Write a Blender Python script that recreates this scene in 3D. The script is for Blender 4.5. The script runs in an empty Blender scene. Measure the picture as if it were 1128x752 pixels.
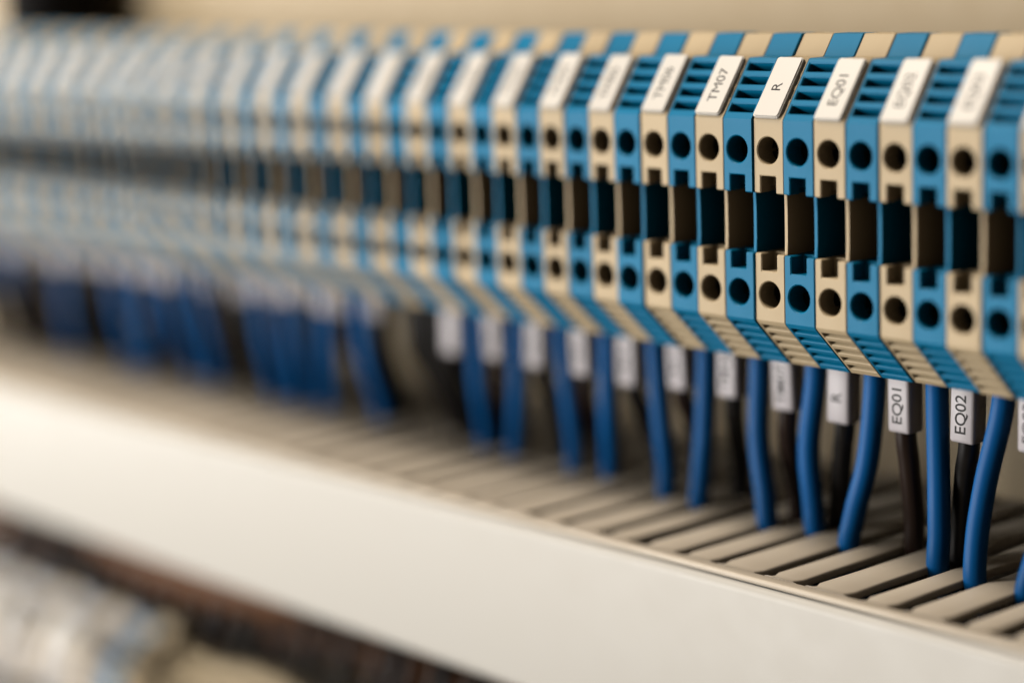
import bpy, bmesh, math, random
from mathutils import Vector, Matrix

# ------------------------------------------------------------------ camera, light, exposure
sc = bpy.context.scene
C = sc.collection
MM = 0.001                      # everything below is written in millimetres

CAM = (183.1635, -201.1604, 20.6810)
YAW, PITCH, ROLL = 0.855514, 0.177251, -0.035207
F_PX, W_PX = 2322.97, 1128.0
cam_d = bpy.data.cameras.new('camera')
cam = bpy.data.objects.new('camera', cam_d); C.objects.link(cam)
fw = Vector((-math.sin(YAW)*math.cos(PITCH), math.cos(YAW)*math.cos(PITCH), -math.sin(PITCH)))
rt = fw.cross(Vector((0, 0, 1))).normalized(); up = rt.cross(fw)
c_, s_ = math.cos(ROLL), math.sin(ROLL)
rt2 = c_*rt + s_*up; up2 = -s_*rt + c_*up
M = Matrix((rt2, up2, -fw)).transposed().to_4x4()
M.translation = Vector(CAM)*MM
cam.matrix_world = M
cam_d.sensor_width = 36.0
cam_d.lens = 36.0*F_PX/W_PX
cam_d.clip_start = 0.005; cam_d.clip_end = 20.0
cam_d.dof.use_dof = True
cam_d.dof.focus_distance = 0.2696
cam_d.dof.aperture_fstop = 4.9
cam_d.dof.aperture_blades = 0
sc.camera = cam

w = bpy.data.worlds.new('World'); sc.world = w; w.use_nodes = True
bg = w.node_tree.nodes['Background']
bg.inputs['Color'].default_value = (1.0, 0.80, 0.60, 1); bg.inputs['Strength'].default_value = 0.075

def area(name, loc, target, size, power, color):
    l = bpy.data.lights.new(name, 'AREA'); l.shape = 'RECTANGLE'
    l.size, l.size_y = size; l.energy = power; l.color = color
    o = bpy.data.objects.new(name, l); C.objects.link(o)
    o.location = loc
    o.rotation_euler = (Vector(target)-Vector(loc)).to_track_quat('-Z', 'Y').to_euler()
    return o
area('window_light', (-0.35, -0.50, -0.04), (-0.14, 0.0, -0.03), (0.16, 0.5), 3.0, (1.0, 0.965, 0.92))
area('left_sheen_fill', (-1.05, -0.50, 0.0), (-0.22, 0.0, -0.02), (0.35, 0.45), 4.2, (1.0, 0.97, 0.94))  # added lamp that whitens the far left faces; no window known there
area('room_light', (-0.36, -0.22, 0.66), (-0.06, -0.01, -0.04), (0.2, 0.2), 3.9, (1.0, 0.88, 0.74))

vs = sc.view_settings
vs.view_transform = 'Standard'; vs.look = 'None'; vs.gamma = 1.0; vs.exposure = 0.0; vs.use_curve_mapping = False
sc.cycles.use_denoising = True
sc.cycles.max_bounces = 8; sc.cycles.diffuse_bounces = 0

rnd = random.Random(7)

# ------------------------------------------------------------------ materials
def srgb(r, g, b):
    f = lambda v: (v/255/12.92) if v/255 <= 0.04045 else ((v/255+0.055)/1.055)**2.4
    return (f(r), f(g), f(b), 1)

def plastic(name, col, rough=0.42, var=0.06, bump=0.02, bscale=5000, spec=0.5, dirt=0.0, sss=0.0):
    m = bpy.data.materials.new(name); m.use_nodes = True
    nt = m.node_tree; N = nt.nodes; L = nt.links
    b = N['Principled BSDF']
    b.inputs['Roughness'].default_value = rough
    b.inputs['Specular IOR Level'].default_value = spec
    tc = N.new('ShaderNodeTexCoord')
    oi = N.new('ShaderNodeObjectInfo')
    hsv = N.new('ShaderNodeHueSaturation'); hsv.inputs['Color'].default_value = col
    mr = N.new('ShaderNodeMapRange'); mr.inputs['To Min'].default_value = 1-var; mr.inputs['To Max'].default_value = 1+var
    L.new(oi.outputs['Random'], mr.inputs['Value']); L.new(mr.outputs['Result'], hsv.inputs['Value'])
    out = hsv.outputs['Color']
    n1 = N.new('ShaderNodeTexNoise'); n1.inputs['Scale'].default_value = 160; n1.inputs['Detail'].default_value = 6
    L.new(tc.outputs['Object'], n1.inputs['Vector'])
    if dirt > 0:
        cr = N.new('ShaderNodeMapRange'); cr.inputs['From Min'].default_value = 0.35; cr.inputs['From Max'].default_value = 0.75
        cr.inputs['To Min'].default_value = 0.0; cr.inputs['To Max'].default_value = dirt
        L.new(n1.outputs['Fac'], cr.inputs['Value'])
        mx = N.new('ShaderNodeMix'); mx.data_type = 'RGBA'; mx.blend_type = 'MULTIPLY'
        L.new(cr.outputs['Result'], mx.inputs['Factor']); L.new(out, mx.inputs['A'])
        mx.inputs['B'].default_value = (0.72, 0.64, 0.54, 1)
        out = mx.outputs['Result']
    L.new(out, b.inputs['Base Color'])
    rr = N.new('ShaderNodeMapRange'); rr.inputs['To Min'].default_value = max(rough-0.08, 0.05); rr.inputs['To Max'].default_value = rough+0.1
    L.new(n1.outputs['Fac'], rr.inputs['Value']); L.new(rr.outputs['Result'], b.inputs['Roughness'])
    n2 = N.new('ShaderNodeTexNoise'); n2.inputs['Scale'].default_value = bscale; n2.inputs['Detail'].default_value = 3
    L.new(tc.outputs['Object'], n2.inputs['Vector'])
    bp = N.new('ShaderNodeBump'); bp.inputs['Strength'].default_value = 0.35; bp.inputs['Distance'].default_value = bump*MM
    L.new(n2.outputs['Fac'], bp.inputs['Height']); L.new(bp.outputs['Normal'], b.inputs['Normal'])
    if sss > 0:
        b.inputs['Subsurface Weight'].default_value = sss
        b.inputs['Subsurface Radius'].default_value = (0.0012, 0.0008, 0.0005)
    return m

MAT = dict(
    beige=plastic('beige_polyamide', srgb(214, 193, 157), 0.45, 0.05, dirt=0.2, spec=0.25),
    blue=plastic('blue_polyamide', srgb(0, 130, 178), 0.45, 0.06, dirt=0.2, spec=0.2),
    tag=plastic('white_tag_plastic', srgb(240, 235, 226), 0.35, 0.03),
    sleeve=plastic('white_sleeve_plastic', srgb(214, 208, 212), 0.35, 0.03),
    ink=plastic('black_print', srgb(28, 26, 28), 0.6, 0.0),
    bluewire=plastic('blue_pvc', srgb(0, 98, 168), 0.45, 0.1, bscale=1500, spec=0.22),
    blackwire=plastic('black_pvc', srgb(17, 15, 15), 0.42, 0.1, bscale=1500, spec=0.25),
    brownwire=plastic('brown_pvc', srgb(40, 26, 20), 0.42, 0.12, bscale=1500, spec=0.25),
    tanwire=plastic('tan_pvc', srgb(190, 150, 105), 0.4, 0.05, bscale=1500),
    duct=plastic('grey_duct_pvc', srgb(236, 224, 205), 0.5, 0.03, bscale=2500, dirt=0.2),
    cover=plastic('cream_cover_pvc', srgb(214, 211, 203), 0.42, 0.0, bscale=2500, dirt=0.06),
    wall=plastic('cream_powder_coat', srgb(230, 209, 172), 0.5, 0.0, 0.03, 1800, dirt=0.12),
    steel=plastic('zinc_steel', srgb(150, 148, 142), 0.35, 0.0),
    darkmetal=plastic('shade_dark_metal', srgb(26, 22, 20), 0.6, 0.05, spec=0.1),  # near-black, dull colour that deepens the shade in recesses and screw holes
    grey=plastic('grey_module_plastic', srgb(214, 213, 214), 0.4, 0.06),
    cable=plastic('black_cable_sheath', srgb(14, 11, 10), 0.6, 0.05, bscale=1200, spec=0.1),
    rustcable=plastic('rust_brown_pvc', srgb(112, 74, 46), 0.5, 0.1, bscale=1500, spec=0.2),  # tone of the shaded plate, put on the added cables
)
MAT['steel'].node_tree.nodes['Principled BSDF'].inputs['Metallic'].default_value = 0.9

# ------------------------------------------------------------------ helpers
def to_mesh(name, bm, mat, smooth=35, scale=True):
    bmesh.ops.recalc_face_normals(bm, faces=bm.faces[:])
    me = bpy.data.meshes.new(name); bm.to_mesh(me); bm.free()
    if scale: me.transform(Matrix.Scale(MM, 4))
    me.materials.append(mat)
    for p in me.polygons: p.use_smooth = True
    me.set_sharp_from_angle(angle=math.radians(smooth))
    return me

def add(name, me, parent=None, loc=(0, 0, 0), rot=(0, 0, 0)):
    o = bpy.data.objects.new(name, me); C.objects.link(o)
    if parent is not None: o.parent = parent
    o.location = Vector(loc)*MM; o.rotation_euler = rot
    return o

def thing(name, label, cat, loc=(0, 0, 0), group=None):
    o = bpy.data.objects.new(name, None); C.objects.link(o)
    o.empty_display_size = 0.004
    o.location = Vector(loc)*MM
    o['label'] = label; o['category'] = cat
    if group: o['group'] = group
    return o

def tag(o, label=None, cat=None, group=None, kind=None):
    for k, v in (('label', label), ('category', cat), ('group', group), ('kind', kind)):
        if v: o[k] = v
    return o

def box(bm, x0, x1, y0, y1, z0, z1, mat=None, bevel=0.0, seg=2):
    vs_ = [bm.verts.new((x, y, z)) for x in (x0, x1) for y in (y0, y1) for z in (z0, z1)]
    idx = ((0, 1, 3, 2), (4, 6, 7, 5), (0, 4, 5, 1), (2, 3, 7, 6), (0, 2, 6, 4), (1, 5, 7, 3))
    fs = [bm.faces.new([vs_[i] for i in f]) for f in idx]
    if bevel > 0:
        es = list({e for f in fs for e in f.edges})
        r = bmesh.ops.bevel(bm, geom=es, offset=bevel, segments=seg, affect='EDGES', profile=0.5)
        vs_ = list({v for v in vs_ if v.is_valid} | set(r['verts']))
    if mat is not None: bmesh.ops.transform(bm, matrix=mat, verts=vs_)
    return vs_

def prism(bm, pts, x0, x1):
    """closed (y,z) outline extruded along x"""
    a = [bm.verts.new((x0, y, z)) for y, z in pts]; b = [bm.verts.new((x1, y, z)) for y, z in pts]
    n = len(pts)
    bm.faces.new(a); bm.faces.new(b[::-1])
    for i in range(n): bm.faces.new((a[i], b[i], b[(i+1) % n], a[(i+1) % n]))

def slab(bm, pts, z0, z1):
    """closed (x,y) outline extruded along z"""
    a = [bm.verts.new((x, y, z0)) for x, y in pts]; b = [bm.verts.new((x, y, z1)) for x, y in pts]
    n = len(pts)
    bm.faces.new(a[::-1]); bm.faces.new(b)
    for i in range(n): bm.faces.new((a[i], a[(i+1) % n], b[(i+1) % n], b[i]))

def cyl(bm, p0, p1, r, n=28):
    p0, p1 = Vector(p0), Vector(p1); d = (p1-p0).normalized()
    u = d.orthogonal().normalized(); v = d.cross(u)
    A, B = [], []
    for i in range(n):
        t = 2*math.pi*i/n; o = r*(math.cos(t)*u+math.sin(t)*v)
        A.append(bm.verts.new(p0+o)); B.append(bm.verts.new(p1+o))
    bm.faces.new(A[::-1]); bm.faces.new(B)
    for i in range(n): bm.faces.new((A[i], A[(i+1) % n], B[(i+1) % n], B[i]))

def boolean(base, cutters):
    """base minus each cutter, all bmesh in millimetres; returns a bmesh"""
    def ob(bm):
        bmesh.ops.recalc_face_normals(bm, faces=bm.faces[:])
        me = bpy.data.meshes.new('tmp'); bm.to_mesh(me); bm.free()
        o = bpy.data.objects.new('tmp', me); C.objects.link(o); return o
    b = ob(base); cs = [ob(c) for c in cutters]
    for c in cs:
        m = b.modifiers.new('cut', 'BOOLEAN'); m.operation = 'DIFFERENCE'; m.solver = 'EXACT'; m.object = c
    m = b.modifiers.new('bevel', 'BEVEL'); m.width = 0.14; m.segments = 1; m.limit_method = 'ANGLE'
    m.angle_limit = math.radians(40); m.use_clamp_overlap = True
    dg = bpy.context.evaluated_depsgraph_get(); dg.update()
    me = bpy.data.meshes.new_from_object(b.evaluated_get(dg))
    out = bmesh.new(); out.from_mesh(me)
    bpy.data.meshes.remove(me)
    for o in [b]+cs:
        d = o.data; bpy.data.objects.remove(o); bpy.data.meshes.remove(d)
    return out

def spline(pts, n=8):
    pts = [Vector(p) for p in pts]
    P = [2*pts[0]-pts[1]]+pts+[2*pts[-1]-pts[-2]]
    out = []
    for i in range(1, len(P)-2):
        for k in range(n):
            t = k/n
            out.append(0.5*((2*P[i])+(-P[i-1]+P[i+1])*t+(2*P[i-1]-5*P[i]+4*P[i+1]-P[i+2])*t*t+(-P[i-1]+3*P[i]-3*P[i+1]+P[i+2])*t**3))
    out.append(pts[-1]); return out

def tube(bm, pts, r, n=16):
    u = None; rings = []
    for i, p in enumerate(pts):
        d = (pts[min(i+1, len(pts)-1)]-pts[max(i-1, 0)]).normalized()
        u = d.orthogonal().normalized() if u is None else (u-d*u.dot(d)).normalized()
        v = d.cross(u)
        rings.append([bm.verts.new(p+r*(math.cos(2*math.pi*k/n)*u+math.sin(2*math.pi*k/n)*v)) for k in range(n)])
    for a, b in zip(rings, rings[1:]):
        for k in range(n): bm.faces.new((a[k], a[(k+1) % n], b[(k+1) % n], b[k]))
    bm.faces.new(rings[0][::-1]); bm.faces.new(rings[-1])

_txt = {}
def text_mesh(s, size, bold=0.0):
    if (s, size) not in _txt:
        cu = bpy.data.curves.new('t', 'FONT'); cu.body = s; cu.size = size
        cu.align_x = 'CENTER'; cu.align_y = 'CENTER'; cu.extrude = 0.012; cu.space_character = 0.98; cu.offset = bold
        cu.resolution_u = 4
        o = bpy.data.objects.new('t', cu); C.objects.link(o)
        dg = bpy.context.evaluated_depsgraph_get(); dg.update()
        me = bpy.data.meshes.new_from_object(o.evaluated_get(dg))
        bpy.data.objects.remove(o); bpy.data.curves.remove(cu)
        me.transform(Matrix.Scale(MM, 4)); me.materials.clear(); me.materials.append(MAT['ink'])
        me.name = 'lettering'; _txt[(s, size)] = me
    return _txt[(s, size)]

def axes(X, Y, Z, loc):
    m = Matrix((Vector(X), Vector(Y), Vector(Z))).transposed().to_4x4(); m.translation = Vector(loc)*MM
    return m

def nth(n):
    w_ = ['', 'first', 'second', 'third', 'fourth', 'fifth', 'sixth', 'seventh', 'eighth', 'ninth', 'tenth', 'eleventh', 'twelfth',
          'thirteenth', 'fourteenth', 'fifteenth', 'sixteenth', 'seventeenth', 'eighteenth', 'nineteenth', 'twentieth']
    if n <= 20: return w_[n]
    return 'twenty-'+w_[n-20] if n < 30 else str(n)+'th'

# ------------------------------------------------------------------ the setting
WALL_Y = 47.0
bm = bmesh.new(); box(bm, -900, 260, WALL_Y, WALL_Y+2, -420, 420)
tag(add('back_plate', to_mesh('back_plate', bm, MAT['wall'])), kind='structure')

# ------------------------------------------------------------------ rail behind the terminal blocks
X_MIN, X_MAX = -262, 48
def din_rail(x0, x1, zc, label):
    bm = bmesh.new()
    prof = [(WALL_Y-0.05, -13), (WALL_Y-0.05, 13), (WALL_Y-6.5, 13), (WALL_Y-6.5, 17.5), (WALL_Y-7.5, 17.5), (WALL_Y-7.5, 12), (WALL_Y-1.05, 12),
            (WALL_Y-1.05, -12), (WALL_Y-7.5, -12), (WALL_Y-7.5, -17.5), (WALL_Y-6.5, -17.5), (WALL_Y-6.5, -13)]
    prism(bm, [(y, z+zc) for y, z in prof], x0, x1)
    return tag(add('mounting_rail', to_mesh('mounting_rail', bm, MAT['steel'])), label, 'rail')
din_rail(X_MIN, X_MAX, -13.0, 'zinc plated mounting rail behind the row of blue and beige terminal blocks')

# ------------------------------------------------------------------ terminal block
P, W = 5.1, 5.03
TOP = (5.2, 7.5); BOT = (6.8, 6.7)
HT, HB = 0.0, -26.1
YB = 39.3
def slope_box(z0, sy, dirv, s0, s1, x0, x1, depth):
    """box cut into a sloping face that starts at (0,z0); sy = +1 up, -1 down"""
    l = math.hypot(*dirv); s = Vector((0, dirv[0]/l, sy*dirv[1]/l)); n = Vector((0, -dirv[1]/l, sy*dirv[0]/l))
    bm = bmesh.new(); X = Vector((1, 0, 0))
    m = Matrix((X, s, n)).transposed().to_4x4(); m.translation = Vector((0, 0, z0))
    box(bm, x0, x1, s0, s1, -depth, 1.0, m)
    return bm

def housing(width=W, holes=True, seed=0):
    bm = bmesh.new()
    prism(bm, [(0, HT), TOP, (8.0, 7.55), (10.0, 10.4), (13.0, 10.4), (16.0, 4.5), (YB, 4.5), (YB, HB-8), (10.5, HB-BOT[1]-0.5), (8.2, HB-BOT[1]-0.2),
               (BOT[0], HB-BOT[1]), (0, HB)], 0, width)
    cut = []
    def cb(*a):
        b_ = bmesh.new(); box(b_, *a); cut.append(b_)
    xc = width*0.48
    for z in (-3.95, -22.55):
        b_ = bmesh.new(); cyl(b_, (xc, -1, z), (xc, 32, z), 1.78); cut.append(b_)
    cb(-1, width+1, -1, 34, -17.2, -9.4)
    cb(xc-1.3, xc+1.25, -1, 2.6, -9.9, -7.2)
    cb(xc-1.3, xc+1.25, -1, 2.6, -19.45, -16.7)
    cb(xc-2.0, width+1, 2.0, 17, -9.9, -8.7)          # stepped roof of the shaft
    for i in range(4):
        s0 = 1.05+2.05*i
        cut.append(slope_box(HT, 1, TOP, s0, s0+1.2, 0.55, width-0.3, 3.0))
    for i in range(5):
        s0 = 0.85+1.72*i
        cut.append(slope_box(HB, -1, BOT, s0, s0+0.85, 0.55, width-0.3, 2.4))
    b_ = bmesh.new(); cyl(b_, (xc, 15, -40), (xc, 15, -28), 1.95); cut.append(b_)
    return boolean(bm, cut)

hb = housing()
me_h = to_mesh('housing_beige', hb, MAT['beige'], 25)
me_hb = me_h.copy(); me_hb.name = 'housing_blue'; me_hb.materials[0] = MAT['blue']
def partition(mat):
    bm = bmesh.new()
    prism(bm, [(0.6, -9.2), (33.9, -9.2), (33.9, -17.4), (0.6, -17.4), (0.72, -15.5), (0.72, -11.1)], W-0.5, W-0.03)
    bmesh.ops.bevel(bm, geom=bm.edges[:], offset=0.06, segments=1, affect='EDGES')
    return to_mesh('partition', bm, mat)
bm = bmesh.new(); box(bm, W-0.9, W-0.54, 1.5, 33.5, -17.0, -9.6, bevel=0.05, seg=1)  # hidden dark bar added to soak up light in the recess
me_bar = to_mesh('absorber_bar', bm, MAT['darkmetal'])
bm = bmesh.new()
cyl(bm, (0, 2.7, 0), (0, 7, 0), 1.74, 20)  # screw head set shallow and near-black so the hole turns dark
sb = bmesh.new(); box(sb, -2.5, 2.5, 1.5, 3.5, -0.22, 0.22, Matrix.Rotation(0.7, 4, 'Y'))
me_screw = to_mesh('clamp_screw', boolean(bm, [sb]), MAT['darkmetal'])
me_pa, me_pb = partition(MAT['beige']), partition(MAT['blue'])

# marker tag: a small rounded plate
sl = math.hypot(*TOP); S = Vector((0, TOP[0]/sl, TOP[1]/sl)); Nn = Vector((0, -TOP[1]/sl, TOP[0]/sl)); Xn = Vector((1, 0, 0))
def tag_mesh():
    bm = bmesh.new(); r = 0.45; L_, Wd = 4.42, 2.2; pts = []
    for cx, cy, a0 in ((Wd-r, L_-r, 0), (-Wd+r, L_-r, 90), (-Wd+r, -L_+r, 180), (Wd-r, -L_+r, 270)):
        for k in range(5):
            a = math.radians(a0+k*22.5); pts.append((cx+r*math.cos(a), cy+r*math.sin(a)))
    slab(bm, pts, -0.3, 0.56)
    top = [e for e in bm.edges if all(v.co.z > 0.5 for v in e.verts)]
    bmesh.ops.bevel(bm, geom=top, offset=0.16, segments=2, affect='EDGES')
    return to_mesh('marker_tag', bm, MAT['tag'])
me_tag = tag_mesh()

NAMES = {6: 'EQ03', 4: 'EQ02', 2: 'EQ01', 0: 'R', -2: 'TM07', -4: 'TM06', -6: 'TM05', -8: 'TM04', -10: 'TM03', -12: 'TM02', -14: 'TM01'}
def block_label(k):
    beige = k % 2 == 0
    if beige:
        if k in NAMES and k >= -6: return 'beige terminal block with white marker tag reading '+NAMES[k]
        if k > 6: return 'beige terminal block cut by the right edge of the picture'
        return 'beige terminal block with blurred white tag, %s beige one left of the TM06 block' % nth((-4-k)//2)
    if -7 <= k <= 5: return 'blue terminal block directly right of the beige block tagged '+NAMES[k-1]
    if k > 5: return 'blue terminal block furthest right, directly right of the beige EQ03 block'
    return 'blurred blue terminal block, %s blue one left of the TM06 block' % nth((-3-k)//2)

K0, K1 = -50, 8
for k in range(K0, K1+1):
    beige = k % 2 == 0
    t = thing('terminal_block', block_label(k), 'terminal block', (k*P, 0, 0), 'terminal blocks on the upper rail')
    t.rotation_euler = (rnd.uniform(-.004, .004), 0, rnd.uniform(-.003, .003))
    dy = rnd.uniform(-0.12, 0.12)
    add('housing', me_h if beige else me_hb, t, (0, dy, 0))
    add('partition', me_pa if beige else me_pb, t, (0, dy, 0))
    add('absorber_bar', me_bar, t, (0, dy, 0))
    for z in (-3.95, -22.55): add('clamp_screw', me_screw, t, (W*0.48, dy, z), (0, rnd.uniform(0, 3), 0))
    if beige:
        c = Vector((2.38+rnd.uniform(-.1, .1), dy, 0))+S*(4.62+rnd.uniform(-.12, .12))
        o = add('marker_tag', me_tag, t)
        o.matrix_local = axes(Xn, S, Nn, c) @ Matrix.Rotation(rnd.uniform(-.012, .012), 4, 'Z')
        if k in NAMES:
            q = add('lettering', text_mesh(NAMES[k], 2.15), o)
            q.matrix_local = axes((0, 1, 0), (-1, 0, 0), (0, 0, 1), (0.0, -0.1, 0.565))

# ------------------------------------------------------------------ wiring duct below
DZ, DF, DB = -58.0, -8.0, -84.3        # top, front and bottom of the duct
FP, FX = 7.516, -32.76                 # finger pitch and one slot position
duct = thing('wiring_duct', 'cream slotted wiring duct running below the terminal blocks with smooth front cover', 'wiring duct', (0, 0, DB))
def dadd(name, me): return add(name, me, duct, (0, 0, -DB))
DX0, DX1 = -330, 110
bm = bmesh.new()
prism(bm, [(WALL_Y-0.1, DZ-4), (WALL_Y-0.1, DB+0.2), (DF+3, DB+0.2), (DF+3, DB+1.8), (WALL_Y-2.1, DB+1.8), (WALL_Y-2.1, DZ-4)], DX0, DX1)
dadd('base', to_mesh('base', bm, MAT['duct']))
# front cover with rounded shoulders and a return lip on both sides
bm = bmesh.new()
def arc(cy, cz, r, a0, a1, n=5): return [(cy+r*math.cos(math.radians(a0+(a1-a0)*i/n)), cz+r*math.sin(math.radians(a0+(a1-a0)*i/n))) for i in range(n+1)]
out = [(DF+4.2, DZ+0.45)]+arc(DF+1.3, DZ-2.3, 1.3, 90, 180, 7)+arc(DF+1.3, DB+1.3, 1.3, 180, 270)+[(DF+4.2, DB)]
inn = [(DF+4.2, DB+1.1), (DF+1.5, DB+1.1), (DF+1.1, DB+1.5), (DF+1.1, DZ-0.9), (DF+1.5, DZ-0.55), (DF+4.2, DZ-0.55)]
out[0] = (DF+1.5, DZ-1.0); inn[-3:] = [(DF+1.1, DZ-2.5), (DF+1.3, DZ-2.0), (DF+1.5, DZ-1.9)]
prism(bm, out+inn, DX0, DX1)
dadd('front_cover', to_mesh('front_cover', bm, MAT['cover'], 50))
# comb: a front strip and single fingers with slots between
bm = bmesh.new(); box(bm, DX0, DX1, DF+0.75, DF+2.75, DZ-0.92, DZ-0.02, bevel=0.35, seg=3)
dadd('comb_strip', to_mesh('comb_strip', bm, MAT['duct']))
n0 = int((DX0+4-FX)//FP)+1; n1 = int((DX1-4-FX)//FP)
def slot_x(i): return FX+FP*i+(0.45 if i % 2 else -0.25)
def finger_mesh(wd, wl, wr):
    bm = bmesh.new(); h = wd/2
    # outline: each slot ends at the front in a small keyhole
    y0 = DF+2.6
    prof = [(0, .6), (.1, .2), (.3, -.12), (.75, -.3), (1.3, -.12), (2.0, .12), (3.6, .1), (8, 0), (20, -.08)]
    pts = [(-h-a*wl, y0+b) for b, a in prof]+[(-h, WALL_Y-0.2), (h, WALL_Y-0.2)]+[(h+a*wr, y0+b) for b, a in prof[::-1]]
    n = len(pts); rings = []
    for d, z in ((0, -1.0), (0, -0.5), (.03, -.3), (.1, -.14), (.2, -.05), (.36, 0)):
        rings.append([bm.verts.new((math.copysign(max(abs(x)-d, .2), x), y, z)) for x, y in pts])
    for a, b in zip(rings, rings[1:]):
        for q in range(n): bm.faces.new((a[q], a[(q+1) % n], b[(q+1) % n], b[q]))
    bm.faces.new(rings[0]); bm.faces.new(rings[-1])
    return to_mesh('finger', bm, MAT['duct'], 50)
GAPW = {}
for i in range(n0, n1+1): GAPW[i] = 2.0+rnd.uniform(-.5, .5)
GAPW.update({0: 1.8, 1: 1.9, 2: 3.0, 3: 1.7, 4: 1.8, 5: 2.4, 6: 2.7, 7: 2.5, 8: 2.6, 9: 2.6, 10: 2.8})
for i in range(n0, n1):
    xa, xb = slot_x(i), slot_x(i+1)
    l, r = xa+GAPW[i]/2, xb-GAPW[i+1]/2
    me = finger_mesh(r-l, GAPW[i]/2, GAPW[i+1]/2)
    o = add('finger', me, duct, ((l+r)/2, 0, DZ-DB+rnd.uniform(-.08, .04)), (rnd.uniform(-.006, .004), rnd.uniform(-.03, .03), 0))

# ------------------------------------------------------------------ wires from the terminals down into the duct
bmS = bmesh.new()
box(bmS, -1.85, 1.85, -1.55, 1.55, -8.0, 0.0, bevel=0.5, seg=3)
me_sl = to_mesh('marker_sleeve', bmS, MAT['sleeve'], 50)
def near_slot(x):
    i = round((x-FX)/FP); return min((slot_x(j) for j in (i-1, i, i+1)), key=lambda s: abs(s-x))
FOOT = {7: (34.6, 10.7), 5: (27.0, 11.0), 3: (19.6, 13.0), 1: (4.4, 13.3), -1: (-2.9, 15.4), -3: (-10.0, 13.4), -5: (-25.4, 15.5), -7: (-32.9, 16.5), -9: (-47.6, 19),
        6: (34.6, 17.5), 4: (19.6, 17.5), 2: (11.9, 18), 0: (-2.9, 19.5), -2: (-10.0, 20)}
MIDDX = {5: -1.9, 3: 0.4, 1: 0.6, -1: -1.9, -3: -1.1, -5: 0.3, -7: .6}
def wire_label(k, col, sleeve):
    if -7 <= k <= 7 and k % 2: return 'blue wire dropping from the blue block right of the %s block into the duct' % NAMES[k-1]
    if k >= -6: return '%s wire in a white sleeve printed %s dropping into the duct' % (col, NAMES[k])
    if k == -17: return 'thick black bare wire, right one of the blurred pair without sleeves'
    if k == -18: return 'thick black bare wire, left one of the blurred pair without sleeves'
    if k > -17: return 'blurred %s wire, %s wire left of the sleeve printed TM06' % (col, nth(-4-k))
    return 'blurred %s wire, %s wire left of the thick black pair' % (col, nth(-19-k))
for k in range(K0, 8):
    blue = k % 2 != 0
    x0 = k*P+2.42; y0 = 15.0
    f = min(max((1-k)/16, 0), 1)
    if k in FOOT: fx, fy = FOOT[k]
    elif blue: fx, fy = near_slot(x0-5+rnd.uniform(-2, 2)), 13+8*f+rnd.uniform(-1.5, 1.5)
    else: fx, fy = near_slot(x0-5+rnd.uniform(-2, 2)), 20+4*f+rnd.uniform(-1, 3)
    col, sleeve, rad = 'blue', not blue, 1.5
    if not blue:
        col = 'brown' if (k//2) % 2 else 'black'
        rad = 1.4
    if k == -19: continue                       # an unused terminal: the back plate shows here
    if k in (-18, -17): col, sleeve, rad = 'black', False, 2.1
    elif k < -17:
        rad = 1.75
        if blue and rnd.random() < 0.3: col = 'black'
        sleeve = not blue or rnd.random() < 0.8
    if k < -38: col = ('black', 'black', 'brown', 'black', 'blue')[k % 5]
    mx = (x0+fx)/2+MIDDX.get(k, rnd.uniform(-.8, .8)); my = (y0+fy)/2+rnd.uniform(-.8, .8) if not blue or k < -8 else (y0+fy)/2-0.4
    pts = [(x0, y0, -28.5), (x0, y0, -36 if blue else -41)]
    pts += [(x0*.35+mx*.65, y0*.4+my*.6, -46), (mx*.4+fx*.6, my*.4+fy*.6, -53.5)]
    pts += [(fx, fy, -59.5), (fx+rnd.uniform(-.5, .5), fy+4.5, -65), (fx-2, fy+13, -71)]
    label = wire_label(k, col, sleeve)
    t = thing('wire', label, 'wire', (x0, y0, -33), 'wires dropping from the upper terminal row')
    bm = bmesh.new(); tube(bm, [Vector(p)-Vector((x0, y0, -33)) for p in spline(pts, 6)], rad)
    add('insulation', to_mesh('insulation', bm, MAT[col+'wire'], 60), t)
    if sleeve:
        rz = rnd.uniform(-.07, .07)
        dz = {4: -.5, 2: -.6, 0: -.8, -2: -.4}.get(k, rnd.uniform(-1.0, 0.2) if k > -17 else rnd.uniform(-0.6, 0.3))
        o = add('marker_sleeve', me_sl, t, (0.05, -0.2, -0.0+dz), (rnd.uniform(-.03, .03), rnd.uniform(-.03, .03), rz))
        if k < -17: o.scale.z = rnd.uniform(.5, .72)
        if k in NAMES:
            q = add('lettering', text_mesh(NAMES[k], 2.3, 0.02), o)
            q.matrix_local = axes((0, 0, 1), (-1, 0, 0), (0, -1, 0), (-0.05, -1.565, -4.2 if NAMES[k] != 'R' else -4.4))

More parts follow.
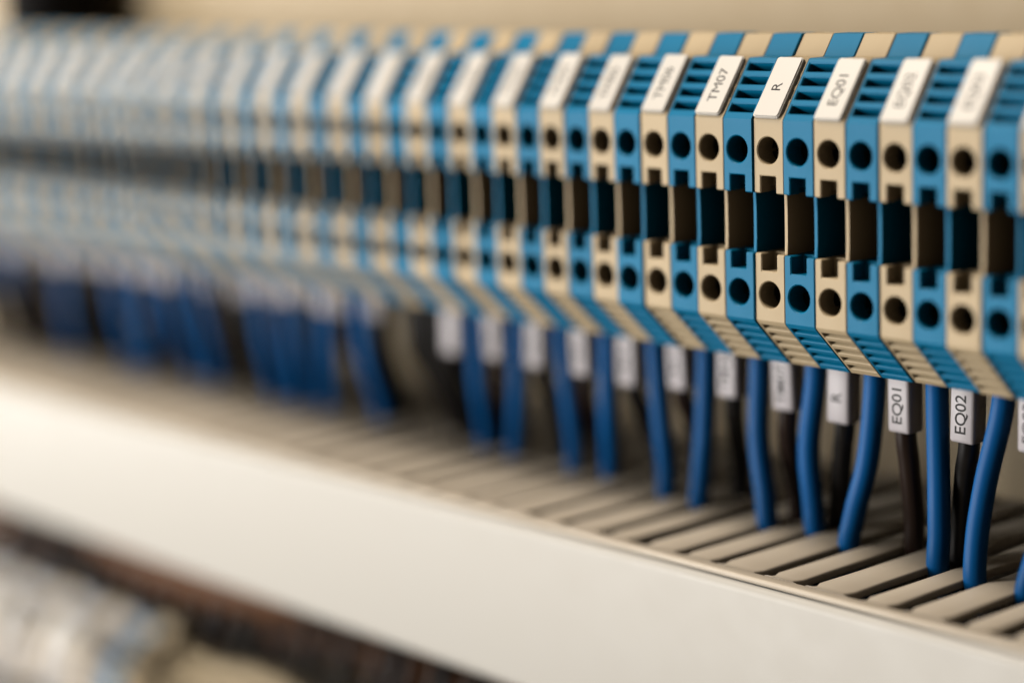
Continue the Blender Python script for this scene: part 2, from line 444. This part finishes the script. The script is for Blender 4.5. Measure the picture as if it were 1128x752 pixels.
# ------------------------------------------------------------------ second row below the duct, far out of focus
W2 = 6.4
h2 = housing(W2)
me2 = {}
base2 = to_mesh('housing_wide', h2, MAT['grey'], 25)
for nm in ('grey', 'blue', 'beige'):
    m_ = base2.copy(); m_.materials[0] = MAT[nm]; me2[nm] = m_
din_rail(-330, -40, -131.0, 'zinc plated mounting rail of the lower row, under the wiring duct')
row2 = []
for i in range(32):
    x = -262+6.5*i
    nm = 'blue' if i in (13, 24) else ('grey', 'grey', 'beige')[i % 3] if i < 15 else 'beige'
    row2.append((x, nm, (-117.0 if i < 15 else -120.0)+rnd.uniform(-1.5, 1.0)))
cnt = {}
for x, nm, z in row2:
    cnt[nm] = cnt.get(nm, 0)+1
    lab = 'wide %s terminal block in the blurred lower row, %s %s one from the left' % (nm, nth(cnt[nm]), nm)
    t = thing('wide_terminal_block', lab, 'terminal block', (x, 0, z), 'wide terminal blocks on the lower rail')
    add('housing', me2[nm], t)
    if nm == 'grey' and cnt[nm] % 3:
        o = add('marker_tag', me_tag, t); c = Vector((3.1, 0, 0))+S*4.62
        o.matrix_local = axes(Xn*1.2, S, Nn, c)

def cable(name, pts, r, mat, label, cat, group=None):
    bm = bmesh.new(); o0 = Vector(pts[-1]); tube(bm, [p-o0 for p in spline(pts, 8)], r)
    return tag(add(name, to_mesh(name, bm, mat, 60), None, o0), label, cat, group)
cl = [(('black', 'brown', 'black', 'brown', 'black', 'black', 'brown', 'brown', 'black')[i % 9], -250+9.3*i+rnd.uniform(-2, 2)) for i in range(19)]
for i, (col, x) in enumerate(cl):
    cable('lower_wire', [(x+2, 18, DB+5), (x+1.5, 17, DB-4), (x, 20, -100), (x, 15, -112)], 1.8, MAT[col+'wire'],
          'blurred %s wire between duct underside and lower row, %s from the left' % (col, nth(i+1)), 'wire', 'wires under the duct')

# dark cable on the back plate, far left
cable('black_cable', [(-233, 34, 190), (-235, 34, 120), (-236, 34, 60), (-237, 34, 20), (-237, 34, 10), (-237, 34, 5.5)], 12.0, MAT['cable'],
      'thick black cable rising up the back plate at the far left', 'cable')

for j, (y, z, rr, col, lb) in enumerate(((27, -92, 4.5, 'black', 'uppermost black'), (22, -100.5, 4.5, 'brown', 'rust brown'), (36, -99, 5.0, 'black', 'rearmost black'), (30, -108, 4.5, 'brown', 'lowest brown'))):  # cables added to stand in for the dark, shaded band under the duct
    pts = [(-330, y, z), (-250, y+1, z-1), (-170, y-1, z+.8), (-90, y+1, z), (-20, y, z-.6), (60, y, z)]
    if j == 1: pts = [(-226, y, DB+6), (-222, y, DB-4), (-212, y, z+4), (-190, y, z), (-160, y, z+1), (-138, y, z+4), (-128, y, DB-4), (-126, y, DB+6)]
    cable('added_dark_cable', pts, rr, MAT['rustcable' if col == 'brown' else col+'wire'],
          lb+(' stand-in cable looping under the wiring duct, blurred' if j == 1 else ' stand-in cable running along under the wiring duct, blurred'), 'cable', 'dark cables added under the duct')
